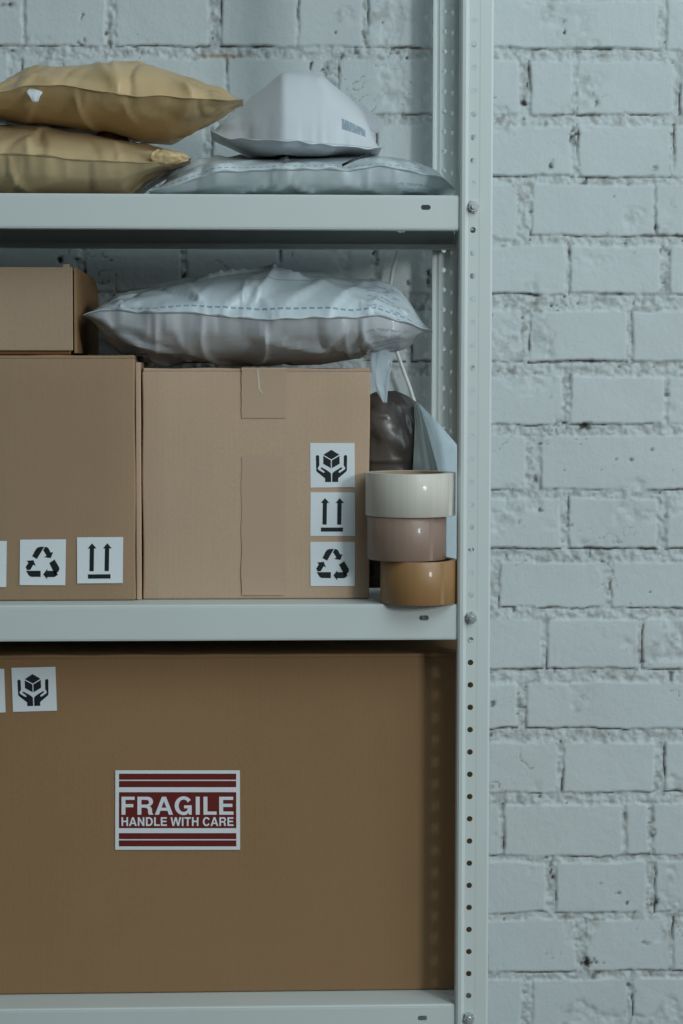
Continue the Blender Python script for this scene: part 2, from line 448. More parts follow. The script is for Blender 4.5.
# carton with the column of three stickers
a, b = at(142.6, 480, YM), at(369.6, 480, YM)
a3, b3 = a[0], b[0]
boxm = carton('cardboard_carton', 'light brown carton with a column of three white stickers, left of the tape rolls', a[0], b[0], YM, .345, ZT[1], at(250, 368.3, YM)[2], M['kraft2'])
for c, p in ((((310.2, 443.0), (354.6, 443.0), (354.8, 487.2), (310.5, 487.6)), HANDLE), (((310.6, 492.2), (354.9, 492.4), (355.0, 536.0), (310.3, 536.0)), UPP),
             (((310.3, 541.8), (354.8, 541.8), (354.9, 586.0), (310.5, 586.0)), RECYC)):
    sticker(boxm, YM - .0009, c, p)
def tape_strip(l, t, r, b_, wob, top=False):
    bm = bmesh.new(); n = 16; rows = []
    for k in range(n + 1):
        v = t + (b_ - t)*k/n
        pl, pr = at(l + wob*math.sin(k*1.3), v, YM - .0010), at(r + wob*math.sin(k*1.7 + 1), v, YM - .0010)
        fx = .0012*math.sin(math.pi*k/n)
        rows.append([bm.verts.new((pl[0], YM - .0012 - .0006, pl[2])), bm.verts.new((pr[0], YM - .0012 - .0006, pr[2]))])
    for k in range(n): bm.faces.new((rows[k][0], rows[k][1], rows[k + 1][1], rows[k + 1][0]))
    if top:
        zt = at(250, 368.3, YM)[2] + .0008
        x0, x1 = rows[0][0].co.x, rows[0][1].co.x
        c = [bm.verts.new((x0, YM - .0012, zt)), bm.verts.new((x1, YM - .0012, zt)), bm.verts.new((x1, YM + .31, zt)), bm.verts.new((x0, YM + .31, zt))]
        bm.faces.new((rows[0][0], rows[0][1], c[1], c[0])); bm.faces.new(c)
    bm_obj('packing_tape', bm, M['tapeon'], boxm)
tape_strip(241.5, 369.2, 286, 418, .25, True); tape_strip(241.5, 457, 284.5, 595, .5)
bm = bmesh.new()      # glint on the glossy tape, put in as a pale flat patch
pts = [(256.4, 369.5), (258.6, 369.5), (260.4, 389), (263, 393.5), (262, 394), (258.4, 390)]
vv = [bm.verts.new((lambda p: (p[0], YM - .0022, p[2]))(at(u, v, YM))) for u, v in pts]; bm.faces.new(vv)
bm_obj('painted_glint', bm, mat('tape_glint', lin(205, 190, 172), .3), boxm)
# carton at the left
a, b = at(-150, 480, YL), at(136.2, 480, YL)
ztl = at(60, 355.4, YL)[2]
a2, b2 = at(135.2, 480, YL), at(141.2, 480, YL)
boxl = carton('cardboard_carton', 'tall brown carton under the small box with a row of white stickers along its bottom', a[0], a2[0], YL, .335, ZT[1], ztl, M['kraft'])
for c, p in ((((20.0, 539.6), (66.0, 539.3), (65.3, 585.2), (19.6, 585.0)), RECYC), (((77.0, 537.3), (123.2, 537.0), (122.8, 583.0), (77.2, 583.4)), UPP),
             (((-39.0, 541.0), (6.8, 541.0), (6.2, 587.0), (-39.5, 587.0)), HANDLE)):
    sticker(boxl, YL - .0012, c, p)
bm = bmesh.new(); bx(bm, a2[0] + .0006, b2[0] - .0004, YL + .0035, .334, ZT[1] + .0006, ztl - .0075, .0012)
bm_obj('side_panel', bm, M['kraft2'], boxl)
# large carton
a, b = at(-170, 820, YB), at(479, 820, YB)
boxb = carton('cardboard_carton', 'wide brown carton on the bottom shelf with a red fragile label', a[0], b[0], YB, .350, ZT[2], at(230, 654.4, YB)[2], M['kraft3'])
sticker(boxb, YB - .0009, ((11.4, 667.8), (55.4, 666.8), (57.0, 710.6), (13.0, 711.8)), HANDLE)
sticker(boxb, YB - .0009, ((-40.5, 669.5), (4.2, 668.8), (5.6, 712.4), (-39.0, 713.4)), UPP)
fr, P = sticker(boxb, YB - .0018, ((115.4, 770.3), (239.9, 770.3), (240.1, 849.7), (115.2, 849.7)), None, 'fragile_label')
fx = lambda x: (x - 102)/500
fy = lambda y: (y - 82)/318
poly_mesh('red_panel', [rect(fx(117), fy(a_), fx(587), fy(b_)) for a_, b_ in ((95, 119), (124, 149), (169, 313), (333, 357), (362, 386))], M['red'], fr, P, .0006)
text_mesh('printed_words', 'FRAGILE', fx(127), fx(576), fy(187), fy(259), P, .0009, M['label'], fr)
text_mesh('printed_words', 'HANDLE WITH CARE', fx(127), fx(576), fy(269), fy(304), P, .0009, M['label'], fr)
# small mailer box on top of the left carton
YS = .060
a, b = at(-120, 300, YS), at(72.6, 300, YS)
zs_t, zs_b = at(40, 267.0, YS)[2], ztl
small = empty('small_mailer_box', ((a[0] + b[0])/2, YS + .14, zs_b), 'small brown mailer box with open side flap resting on the tall left carton', 'box')
bm = bmesh.new(); bx(bm, a[0] + .002, b[0] - .003, YS + .006, YS + .27, zs_b + .0009, zs_t - .004, .002)
bm_obj('body', bm, M['kraft_in'], small)
bm = bmesh.new(); bx(bm, a[0], b[0], YS, YS + .0035, at(40, 350.6, YS)[2], zs_t, .001)
c0, c1 = at(62.5, 264, YS), at(69.5, 264, YS)
bx(bm, c0[0], c1[0], YS + .0002, YS + .0033, zs_t - .004, c0[2], .0008)
bm_obj('front_panel', bm, M['kraft4'], small)
bm = bmesh.new(); bx(bm, a[0], b[0] - .001, YS + .004, YS + .27, zs_t - .004, zs_t - .001, .001)
bm_obj('lid', bm, M['kraft4'], small)
bm = bmesh.new()       # side flap with its rounded rear corner
x_f, x_b = at(76.5, 300, YS)[0], at(98.5, 300, YS + .25)[0]
out = []
zb_, zt_ = at(80, 353.0, YS)[2] , at(77, 267.6, YS)[2]
for k in range(9): out.append((YS + .004 + .17*k/8, zt_ - .003*k/8))
for k in range(1, 9):
    t = k/8*math.pi/2; out.append((YS + .174 + .076*math.sin(t), zt_ - .003 - .024*(1 - math.cos(t))))
out += [(YS + .25, zb_), (YS + .004, zb_)]
for s in (0, .003):
    pass
def flx(y): return x_f + (x_b - x_f)*((y - YS - .004)/.246)
va = [bm.verts.new((flx(y), y, z)) for y, z in out]; vb = [bm.verts.new((flx(y) - .003, y, z)) for y, z in out]
bm.faces.new(va); bm.faces.new(vb[::-1])
for k in range(len(out)): bm.faces.new((va[k], va[(k + 1) % len(out)], vb[(k + 1) % len(out)], vb[k]))
bmesh.ops.triangulate(bm, faces=bm.faces)
bm_obj('side_flap', bm, M['kraft3'], small)

# ---------------------------------------------------------------- tape rolls
def tape_mat(name, col, rough, tr=0.0):
    m = mat(name, col, rough, spec=.6); k = N(m)
    co = k.n('ShaderNodeTexCoord').outputs['Object']
    st = k.n('ShaderNodeMapping', Vector=co, Scale=(1, 1, .02)).outputs[0]
    nz = k.n('ShaderNodeTexNoise', Vector=st, Scale=160.0, Detail=3.0).outputs[0]
    hs = k.n('ShaderNodeHueSaturation', Value=k.math('ADD', k.math('MULTIPLY', k.math('SUBTRACT', nz, .5), .25), 1.0), Color=col)
    k.link(hs.outputs[0], 'Base Color')
    k.link(k.n('ShaderNodeBump', Strength=.05, Distance=.001, Height=nz).outputs[0], 'Normal')
    k.b.inputs['Coat Weight'].default_value = .22; k.b.inputs['Coat Roughness'].default_value = .12
    return m
M['core'] = cardboard('core_board', lin(176, 150, 118), 2)
M['tape_clear'] = tape_mat('clear_tape', lin(203, 199, 189), .48)
M['tape_brown'] = tape_mat('brown_tape', lin(144, 121, 107), .5)
M['tape_tan'] = tape_mat('tan_tape', lin(152, 114, 70), .5)
def lathe(bm, prof, cx, cy, n=72, ang0=0):
    rings = []
    for k in range(n):
        t = 2*math.pi*k/n
        rings.append([bm.verts.new((cx + r*math.cos(t), cy + r*math.sin(t), z)) for r, z in prof])
    m_ = len(prof)
    for k in range(n):
        A, B = rings[k], rings[(k + 1) % n]
        for j in range(m_): bm.faces.new((A[j], B[j], B[(j + 1) % m_], A[(j + 1) % m_]))
def roll(u0, u1, Yc, zb, h, m, label):
    p0, p1 = at(u0, 540, Yc), at(u1, 540, Yc)
    cx, R = (p0[0] + p1[0])/2, (p1[0] - p0[0])/2
    root = empty('tape_roll', (cx, Yc, zb), label, 'tape', 'packing tape rolls')
    ri = .0365 if R > .0425 else .0362
    bm = bmesh.new(); e = .0004
    lathe(bm, [(ri + .003, zb + .0003), (R - e, zb + .0003), (R, zb + .0003 + e), (R, zb + h - e), (R - e, zb + h), (ri + .003, zb + h)], cx, Yc, 96)
    # free end of the tape: a thin step along the outer face
    o = bm_obj('tape_film', bm, m, root, False)
    for p in o.data.polygons: p.use_smooth = abs(p.normal.z) < .5
    bm = bmesh.new()
    lathe(bm, [(ri, zb + .0006), (ri + .003, zb + .0006), (ri + .003, zb + h - .0004), (ri, zb + h - .0004)], cx, Yc, 72)
    bm_obj('cardboard_core', bm, M['core'], root, False)
    bm = bmesh.new(); t0 = math.radians(-38 if R > .047 else -60)
    q = []
    for t, rr in ((t0, R + .0001), (t0 + .05, R + .0005), (t0 + .10, R + .0012)):
        q.append([bm.verts.new((cx + rr*math.cos(t), Yc + rr*math.sin(t), z)) for z in (zb + .001, zb + h - .001)])
    for i in range(2): bm.faces.new((q[i][0], q[i + 1][0], q[i + 1][1], q[i][1]))
    bm_obj('loose_end', bm, m, root, True)
    return root
zt0 = ZT[1] + .0007; h3 = .0480
roll(380.5, 456.8, .0185, zt0, h3, M['tape_tan'], 'glossy tan packing tape roll standing at the bottom of the stack of three rolls')
h2 = .0480
roll(367.2, 446.2, .0230, zt0 + h3 + .0002, h2, M['tape_brown'], 'grey brown packing tape roll in the middle of the stack of three rolls')
roll(365.4, 455.2, .0260, zt0 + h3 + h2 + .0004, .0478, M['tape_clear'], 'clear cream packing tape roll on top of the stack of three rolls')

# ---------------------------------------------------------------- bags: two films joined at a seam, relaxed as cloth
def noise2(a, b, seed, scale):
    r = np.random.default_rng(seed); G = r.random((64, 64))
    x, y = a*scale, b*scale
    xi, yi = np.floor(x).astype(int), np.floor(y).astype(int); fx_, fy_ = x - xi, y - yi
    fx_, fy_ = fx_*fx_*(3 - 2*fx_), fy_*fy_*(3 - 2*fy_)
    g = lambda i, j: G[i % 64, j % 64]
    return (g(xi, yi)*(1 - fx_) + g(xi + 1, yi)*fx_)*(1 - fy_) + (g(xi, yi + 1)*(1 - fx_) + g(xi + 1, yi + 1)*fx_)*fy_
def fbm(a, b, seed, scale, o=4):
    return sum(noise2(a, b, seed + k, scale*2**k)*.5**k for k in range(o))/sum(.5**k for k in range(o)) - .5
def interp(tab, t):
    tab = np.array(tab, float)
    return [np.interp(t, tab[:, 0], tab[:, k]) for k in range(1, tab.shape[1])]
def smooth_tab(tab, n):
    """resample a table along its first column with light smoothing"""
    tab = np.array(tab, float); t = np.linspace(tab[0, 0], tab[-1, 0], n)
    cols = [t] + [np.interp(t, tab[:, 0], tab[:, k]) for k in range(1, tab.shape[1])]
    out = np.array(cols)
    for k in range(1, len(out)):
        for _ in range(3): out[k, 1:-1] = .5*out[k, 1:-1] + .25*(out[k, :-2] + out[k, 2:])
    return out
class Ground:
    """what a bag may rest on: highest surface met so far over a 4 mm grid"""
    def __init__(s): s.h = np.full((400, 160), -9.0)
    def ij(s, P): return np.clip(((P[..., 0] + 1.1)/.004).astype(int), 0, 399), np.clip(((P[..., 1] + .1)/.004).astype(int), 0, 159)
    def add(s, P):
        Q = np.concatenate([P[:-1], (P[:-1] + P[1:])/2, P[1:]]).reshape(-1, 3)
        i, j = s.ij(Q)
        for a in (-1, 0, 1):
            for b in (-1, 0, 1): np.maximum.at(s.h, (np.clip(i + a, 0, 399), np.clip(j + b, 0, 159)), Q[:, 2])
    def box(s, x0, x1, y0, y1, z):
        X, Y = np.meshgrid(np.arange(400)*.004 - 1.1, np.arange(160)*.004 - .1, indexing='ij')
        q = (X > x0 - .004) & (X < x1 + .004) & (Y > y0 - .004) & (Y < y1); s.h[q] = np.maximum(s.h[q], z)
    def lift(s, P, gap=.0016):
        i, j = s.ij(P); P[..., 2] = np.maximum(P[..., 2], s.h[i, j] + gap); return P
def relax(P, slack, iters, bend, att, seam_j, seed, zmin=None, amp=.0030, ground=None):
    """P[nu, nv, 3] closed in v. Inextensible film with a little slack, so it buckles into folds."""
    nu, nv, _ = P.shape; T = P.copy()
    r = np.random.default_rng(seed)
    L = lambda a, b: np.linalg.norm(a - b, axis=-1)
    ru = L(P[1:], P[:-1])*(1 + slack[0]); rv = L(np.roll(P, -1, 1), P)*(1 + slack[1])
    Pn = np.roll(P, -1, 1)
    rd1 = L(P[1:], Pn[:-1])*(1 + (slack[0] + slack[1])/2); rd2 = L(P[:-1], Pn[1:])*(1 + (slack[0] + slack[1])/2)
    a_, b_ = np.meshgrid(np.arange(nu)/nu*1.0, np.arange(nv)/nv, indexing='ij')
    cen = P.mean(1, keepdims=True); nrm = P - cen; nrm /= (np.linalg.norm(nrm, axis=-1, keepdims=True) + 1e-9)
    P = P + nrm*(fbm(a_*5, b_*9, seed, 3, 3)*amp*4)[..., None]
    bu = L(T[2:], T[:-2]); bv = L(np.roll(T, -2, 1), T)
    def fixp(A, B, rest, k):
        d = B - A; l = np.linalg.norm(d, axis=-1) + 1e-9
        c = d*((l - rest)/l*.5*k)[..., None]
        return c
    for it in range(iters):
        for s in (0, 1):
            c = fixp(P[s:-1:2], P[s + 1::2], ru[s::2], 1.0); P[s:-1:2] += c; P[s + 1::2] -= c
        for s in (0, 1):
            Q = np.roll(P, -s, 1); rr = np.roll(rv, -s, 1)
            c = fixp(Q[:, 0::2], Q[:, 1::2], rr[:, 0::2], 1.0); Q[:, 0::2] += c; Q[:, 1::2] -= c
            P = np.roll(Q, s, 1)
        for s in (0, 1):
            Q = np.roll(P, -1, 1)
            n_ = len(P[s:-1:2])
            c = fixp(P[s + 1::2][:n_], Q[s:-1:2], rd1[s::2], .6)
            P[s + 1::2][:n_] += c; Pq = np.roll(c, 1, 1); P[s:-1:2] -= Pq
            Q = np.roll(P, -1, 1)
            c = fixp(P[s:-1:2], Q[s + 1::2][:n_], rd2[s::2], .6)
            P[s:-1:2] += c; P[s + 1::2][:n_] -= np.roll(c, 1, 1)
        # bending: pull towards the average of neighbours, except across the seam
        lap = np.zeros_like(P); lap[1:-1] += .5*(P[2:] + P[:-2]) - P[1:-1]
        lv = .5*(np.roll(P, 1, 1) + np.roll(P, -1, 1)) - P
        tl = np.zeros_like(P); tl[1:-1] += .5*(T[2:] + T[:-2]) - T[1:-1]
        tv = .5*(np.roll(T, 1, 1) + np.roll(T, -1, 1)) - T
        lv[:, seam_j] *= 0; tv[:, seam_j] *= 0
        P = P + bend*((lap - tl) + (lv - tv))
        P = P + att*(T - P)
        for e in (0, -1):      # end seams: both films meet
            q = P[e]; q2 = q[(-np.arange(nv)) % nv]; P[e] = .5*(q + q2)
            P[e] = .5*P[e] + .5*T[e]
        P[:, 0] += .25*(T[:, 0] - P[:, 0])
        if zmin is not None: P[..., 2] = np.maximum(P[..., 2], zmin)
        if ground is not None: P = ground.lift(P)
    return P
def creases(a, b, La, Lb, seed, n, amp, wide=1.0):
    """relief of a stuffed film: long sharp folds that start at the seams and corners and die out inwards; a, b in metres"""
    r = np.random.default_rng(seed); out = np.zeros(a.shape)
    for k in range(n):
        q = r.random()
        if q < .30: p, th = (0, r.uniform(0, Lb)), r.uniform(-.6, .6)
        elif q < .60: p, th = (La, r.uniform(0, Lb)), math.pi + r.uniform(-.6, .6)
        elif q < .88: p, th = (r.uniform(.05, .95)*La, 0), math.pi/2 + r.uniform(-1.05, 1.05)
        else: p, th = (r.uniform(0, 1)*La, r.uniform(.2, .8)*Lb), r.uniform(0, math.pi)
        ln, w = r.uniform(.25, .75)*min(La*.6, .20), r.uniform(.005, .016)*wide
        bend_ = r.uniform(-2.5, 2.5)
        ca, sa = math.cos(th), math.sin(th)
        t = (a - p[0])*ca + (b - p[1])*sa; d = -(a - p[0])*sa + (b - p[1])*ca + bend_*t*t
        f = t/ln
        win = np.where((f > -.15) & (f < 1), np.clip(1 - f, 0, 1)**.8*np.clip((f + .15)/.3, 0, 1), 0)
        ww = w*(.5 + np.clip(f, 0, 1)*1.2)
        side = np.where(d > 0, 1.0, 2.6)           # folds are steep on one side
        out += r.choice([1, 1, -.8])*win*np.exp(-np.abs(d)*side/ww)*amp*r.uniform(.4, 1)
    return out
def bag(name, tab, nh, nu, slack, seed, material, label, group, axis='x', ptop=.75, pbot=.75, bend=.10, att=.02, iters=160, zmin=None, ground=None, body='pouch', clampf=None, endp=.5, cat='bag', seam_amp=.003, cr=.013, nc=56, amp=.0012, bot_cr=1.0):
    """tab rows, axis x: u, v_top, v_seam, v_bottom, y_front, y_back   (pixels of the outline, depths in metres)"""
    t = smooth_tab(tab, nu); nv = 2*nh
    P = np.zeros((nu, nv, 3))
    for i in range(nu):
        u, a, s, b, yf, yb = t[:6, i]
        ym = (yf + yb)/2
        w = min(1.0, i/(nu*.06), (nu - 1 - i)/(nu*.06))**endp
        if axis == 'x':
            ps = at(u, s, yf); X = at(u, s, ym)[0]
            zt_, zb2 = at(u, a, ym*.55 + yf*.45)[2], at(u, b, ym*.35 + yf*.65)[2]
            zs_ = ps[2]
            zbk = zs_ + .15*(zt_ - zs_)
            for j in range(nv):
                if j <= nh:
                    f = j/nh; k = math.sin(math.pi*f)**ptop; up = (zt_ - zs_)*w
                    P[i, j] = (X, yf + (yb - yf)*f, zs_ + (zbk - zs_)*f + up*k*1.0 - (zbk - zs_)*f*k)
                else:
                    f = (nv - j)/nh; k = math.sin(math.pi*f)**pbot; dn = (zb2 - zs_)*w
                    P[i, j] = (X, yf + (yb - yf)*f, zs_ + (zbk - zs_)*f + dn*k - (zbk - zs_)*f*k)
        else:
            # rows: v, u_left, u_right, y_seam, bulge_front, bulge_back
            v, ul, ur, ys, bf, bb = t[:6, i]
            pl, pr = at(ul, v, ys), at(ur, v, ys)
            for j in range(nv):
                if j <= nh:
                    f = j/nh; k = math.sin(math.pi*f)**ptop; P[i, j] = pl + (pr - pl)*f; P[i, j, 1] -= bf*k*w
                else:
                    f = (nv - j)/nh; k = math.sin(math.pi*f)**pbot; P[i, j] = pl + (pr - pl)*f; P[i, j, 1] += bb*k*w
    # wander of the seams
    sm = fbm(np.arange(nu)/nu*3, np.zeros(nu), seed, 2, 3)*seam_amp*2
    if axis == 'x':
        wv = np.exp(-(np.minimum(np.arange(nv), nv - np.arange(nv))/3.0)**2)
        P[..., 2] += sm[:, None]*wv[None]
        P[..., 1] += (fbm(np.arange(nu)/nu*3, np.zeros(nu), seed + 9, 3, 3)*seam_amp*4)[:, None]*wv[None]
    cen = P.mean(1, keepdims=True)
    lu = np.concatenate([[0], np.cumsum(np.linalg.norm(cen[1:, 0] - cen[:-1, 0], axis=1))]); dep = np.linalg.norm(P[:, nh] - P[:, 0], axis=1).max()
    fj = np.where(np.arange(nv) <= nh, np.arange(nv), nv - np.arange(nv))/nh
    A2 = np.repeat(lu[:, None], nv, 1); B2 = np.repeat((fj*dep*1.3)[None], nu, 0) 
    nr = P - cen; nr /= np.linalg.norm(nr, axis=-1, keepdims=True) + 1e-9
    edge = np.minimum(1, np.minimum(fj, 1 - fj)*9)[None]*.8 + .2
    La_, Lb_ = lu[-1], dep*1.3
    rel = np.where((np.arange(nv) <= nh)[None], creases(A2, B2, La_, Lb_, seed + 40, nc, cr), creases(A2, B2, La_, Lb_, seed + 41, nc, cr*bot_cr))
    rel = rel + np.where((np.arange(nv) <= nh)[None], creases(A2, B2, La_, Lb_, seed + 80, nc//5, cr*1.25, 2.4), creases(A2, B2, La_, Lb_, seed + 81, nc//5, cr*1.25*bot_cr, 2.4))
    ii_ = np.arange(nu); endt = np.clip(np.minimum(ii_, nu - 1 - ii_)/(nu*.16), .15, 1)[:, None]
    P = P + nr*(rel*edge*endt)[..., None]
    if zmin is not None: P[..., 2] = np.maximum(P[..., 2], zmin)
    P = relax(P, slack, iters, bend, att, [0, nh], seed, zmin, amp=amp, ground=ground)
    if clampf is not None: P = clampf(P)
    c = P.reshape(-1, 3).mean(0); base = (c[0], c[1], P[..., 2].min())
    root = empty(name, base, label, cat, group)
    verts = P.reshape(-1, 3); faces = []
    for i in range(nu - 1):
        for j in range(nv): faces.append((i*nv + j, (i + 1)*nv + j, (i + 1)*nv + (j + 1) % nv, i*nv + (j + 1) % nv))
    me = bpy.data.meshes.new(body)
    me.from_pydata([tuple(v) for v in verts], [], faces); me.update(); me.materials.append(material)
    ul = me.uv_layers.new(name='UVMap'); k = 0
    for i in range(nu - 1):
        for j in range(nv):
            a, b = i/(nu - 1), (i + 1)/(nu - 1); c0, c1 = j/nv, (j + 1)/nv
            for uvv in ((a, c0), (b, c0), (b, c1), (a, c1)): ul.data[k].uv = uvv; k += 1
    me.polygons.foreach_set('use_smooth', [True]*len(me.polygons))
    bm = bmesh.new(); bm.from_mesh(me); bmesh.ops.recalc_face_normals(bm, faces=bm.faces); 
    for e in bm.edges:
        jj = [v.index % nv for v in e.verts]
        if (jj == [0, 0] or jj == [nh, nh]): e.smooth = False
    bm.to_mesh(me); bm.free()
    o = bpy.data.objects.new(body, me); C.objects.link(o); fix_parent(o, root)
    # welded seam margin along the front
    vs, fs = [], []
    for i in range(nu):
        p = P[i, 0]; q = (P[i, 1] + P[i, nv - 1])/2; d = p - q; d /= (np.linalg.norm(d) + 1e-9)
        vs += [p - d*.0005, p + d*(.0035 + .001*math.sin(i*.5 + seed)) + np.array([0, 0, .0008*math.sin(i*.37)])]
    vs = [ground.lift(np.array([p]), .0016)[0] for p in vs] if ground is not None else vs
    if clampf is not None: vs = list(clampf(np.array(vs)))
    for i in range(nu - 1): fs.append((2*i, 2*i + 2, 2*i + 3, 2*i + 1))
    o2 = mk('seam', vs, fs, material, smooth=True); mod_solid(o2, .0005, 0); fix_parent(o2, root)
    return root, P
GOLD = bagmat('golden_film', lin(190, 164, 120), .36)
GOLD2 = bagmat('golden_film_pale', lin(192, 170, 132), .36)
WHITE = bagmat('white_film', lin(206, 211, 216), .42, lin(110, 135, 150), 'stamp')
GREY = bagmat('grey_film', lin(198, 208, 212), .33, lin(70, 125, 150), 'dashes')
GREYB = bagmat('grey_film_big', lin(194, 205, 210), .24, lin(60, 115, 145), 'dashes', dark=lin(192, 196, 200))
ZS = ZT[0]
g_top = 'mailing bags on the top shelf'
ground = Ground(); ground.box(-1.0, 0, 0, .38, ZS)
_, PG = bag('poly_mailer', [(152, 191, 192, 197, .06, .20), (172, 176, 188, 198, .05, .26), (215, 158, 174, 199, .035, .28), (280, 156, 172, 199, .03, .28), (335, 154, 171, 199, .03, .28), (372, 154, 166, 199, .035, .28),
     (405, 159, 172, 199, .045, .26), (435, 170, 180, 198, .05, .24), (451, 187, 190, 196, .06, .2)],
    30, 150, (.03, .03), 8, GREY, 'flat pale grey plastic mailing bag lying on the top shelf under the white one', g_top, ground=ground, iters=200, pbot=.35)
ground.add(PG)
_, PL = bag('padded_envelope', [(-110, 120, 156, 196, .05, .27), (0, 121, 154, 197, .045, .28), (40, 123, 157, 198, .04, .28), (90, 130, 160, 198, .04, .28), (128, 138.5, 162, 196, .04, .27),
     (145, 143, 162, 180, .04, .26), (160, 148, 161, 172, .04, .23), (178, 153, 159, 166, .045, .18), (190, 158, 160, 162, .05, .13)],
    30, 130, (.04, .03), 3, GOLD2, 'golden brown paper mailing bag with a folded corner, lying on the top shelf under another', g_top, ground=ground, iters=200, pbot=.4)
ground.add(PL)
_, PU = bag('padded_envelope', [(-90, 88, 100, 108, .05, .24), (0, 84, 96, 113, .04, .26), (30, 71, 88, 119, .035, .27), (70, 62, 84, 125, .035, .27), (110, 58, 91, 130, .03, .27), (140, 56, 94, 134.5, .03, .27),
     (172, 69, 95.5, 137, .035, .25), (205, 84, 98, 120, .035, .17), (243, 99, 100, 101.5, .035, .095)],
    30, 140, (.035, .03), 5, GOLD, 'golden mailing bag with a pointed right corner, lying on top of the lower golden bag', g_top, iters=200, endp=.3, ground=ground)
wb, PW = bag('poly_mailer', [(211, 130, 131, 131.5, .115, .22), (223, 119, 136.5, 137.5, .11, .24), (240, 104, 138, 147, .10, .25), (255, 91, 139, 155, .08, .25), (282, 67, 140, 157, .05, .25), (300, 67, 142, 157, .05, .25), (322, 70, 144, 157, .05, .25),
     (345, 90, 146, 151, .05, .24), (362, 107, 147.5, 150, .055, .23), (378, 146, 149, 151, .06, .2)],
    30, 110, (-.012, -.01), 14, WHITE, 'white peaked plastic mailing bag with a small grey stamp, on the flat grey bag', g_top, ptop=.9, iters=40, endp=.25, seam_amp=.0015, ground=ground, cr=.005, nc=16, pbot=.4, amp=.0003, bend=.15, att=.03)
ground2 = Ground(); ground2.box(-1.0, 0, 0, .38, ZT[1])
ground2.box(-1.2, a2[0] + .006, YL, .335, ztl); ground2.box(a3, b3, YM, .345, at(250, 368.3, YM)[2] + .0012)
big, PB = bag('poly_mailer', [(87, 313, 316, 318, .05, .16), (104, 305, 312, 332, .045, .18), (125, 296, 310, 350, .035, .22), (170, 283, 312, 362, .025, .26), (215, 273, 317, 365, .02, .28), (270, 268, 320, 366, .02, .28), (320, 271, 318, 364, .02, .28),
     (350, 280, 318, 359, .025, .26), (372, 281, 316, 354, .03, .22), (395, 292, 322, 346, .04, .17), (415, 314, 327, 338, .05, .14), (431, 330, 331, 332, .06, .11)],
    36, 190, (.035, .03), 21, GREYB, 'large inflated grey plastic mailing bag lying across the two cartons on the middle shelf', 'grey mailing bags on the middle shelf', iters=260, endp=.4, ground=ground2, cr=.014, nc=84, pbot=.5)
# hanging loose end of that bag
def sheet(name, rows, material, parent, seed, amp=.002, nx=24, ny=40, thick=.0004):
    """rows: (v, u_left, y_left, u_right, y_right)"""
    r = np.array(rows, float); vs, fs = [], []
    for i in range(ny):
        v = r[0, 0] + (r[-1, 0] - r[0, 0])*i/(ny - 1)
        ul_, yl, ur, yr = [np.interp(v, r[:, 0], r[:, k]) for k in range(1, 5)]
        for j in range(nx):
            f = j/(nx - 1); y = yl + (yr - yl)*f
            n_ = float(fbm(np.array([i/ny*1.5]), np.array([f*2.5]), seed, 2, 3)[0])*amp*4 + amp*math.sin(f*9 + i*.08)
            p = at(ul_ + (ur - ul_)*f, v, y); vs.append((p[0], y + n_, p[2]))
    for i in range(ny - 1):
        for j in range(nx - 1): fs.append((i*nx + j, i*nx + j + 1, (i + 1)*nx + j + 1, (i + 1)*nx + j))
    o = mk(name, vs, fs, material, smooth=True); mod_solid(o, thick, 0); fix_parent(o, parent); return o
CLEARB = bagmat('clear_blue_film', lin(196, 214, 222), .25, alpha=.75)
sheet('loose_end', [(322, 372, .07, 402, .09), (345, 371, .07, 398, .09), (362, 371, .075, 392, .085), (385, 373.5, .08, 388, .085), (403, 383, .085, 387, .086)], CLEARB, big, 4, amp=.0009)
# bag standing behind the rolls
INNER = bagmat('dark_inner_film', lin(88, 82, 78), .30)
st, _ = bag('poly_mailer', [(391, 380, 396, .13, .004, .004), (396, 370, 408, .13, .012, .01), (406, 362, 420, .13, .02, .02), (440, 358, 428, .13, .028, .03), (500, 356, 434, .12, .035, .04), (560, 356, 438, .12, .035, .04), (588, 356, 440, .12, .03, .04)],
    24, 90, (.03, .03), 31, INNER, 'crumpled grey plastic mailing bag standing behind the tape rolls', 'grey mailing bags on the middle shelf', axis='z', iters=140, zmin=ZT[1] + .001, endp=.5, clampf=lambda P: np.concatenate([np.maximum(P[..., :1], b3 + .0022), P[..., 1:]], -1), cr=.008)
sheet('clear_flap', [(403, 415.5, .106, 419, .12), (425, 424, .104, 440, .13), (445, 430, .100, 457, .135), (475, 438, .098, 462, .14), (520, 438, .098, 464, .14), (585, 440, .098, 464, .14)], CLEARB, st, 12, amp=.0007)
GF = bagmat('grey_front_film', lin(150, 160, 160), .35)
sheet('front_fold', [(404, 414, .098, 418, .10), (425, 415, .095, 426, .10), (470, 413, .085, 438, .095), (585, 412, .085, 440, .095)], GF, st, 17, amp=.001)

gb = [o for o in bpy.data.objects if o.name == 'poly_mailer'][0]; ub = [o for o in bpy.data.objects if o.name == 'padded_envelope.001'][0]
M['black'] = mat('black_strip', lin(28, 30, 32), .4)
pts = [at(u, v, y) for u, v, y in ((342, 166.5, .031), (348, 163.5, .031), (356, 160, .033), (364, 157.2, .038), (370, 155, .045))]
vs_ = []
for p in pts: vs_ += [p + np.array([0, -.004, -.0006]), p + np.array([0, -.003, .0024])]
tg_ = mk('tear_strip', vs_, [(2*i, 2*i + 2, 2*i + 3, 2*i + 1) for i in range(4)], M['black'], smooth=True); mod_solid(tg_, .0006, 0); fix_parent(tg_, gb)
sheet('torn_patch', [(88.5, 29, .0385, 34, .0385), (92, 26, .0375, 43, .0365), (96, 29, .0365, 40, .036), (102, 33, .0375, 38, .037)], M['label'], ub, 3, amp=.0002, nx=10, ny=10)
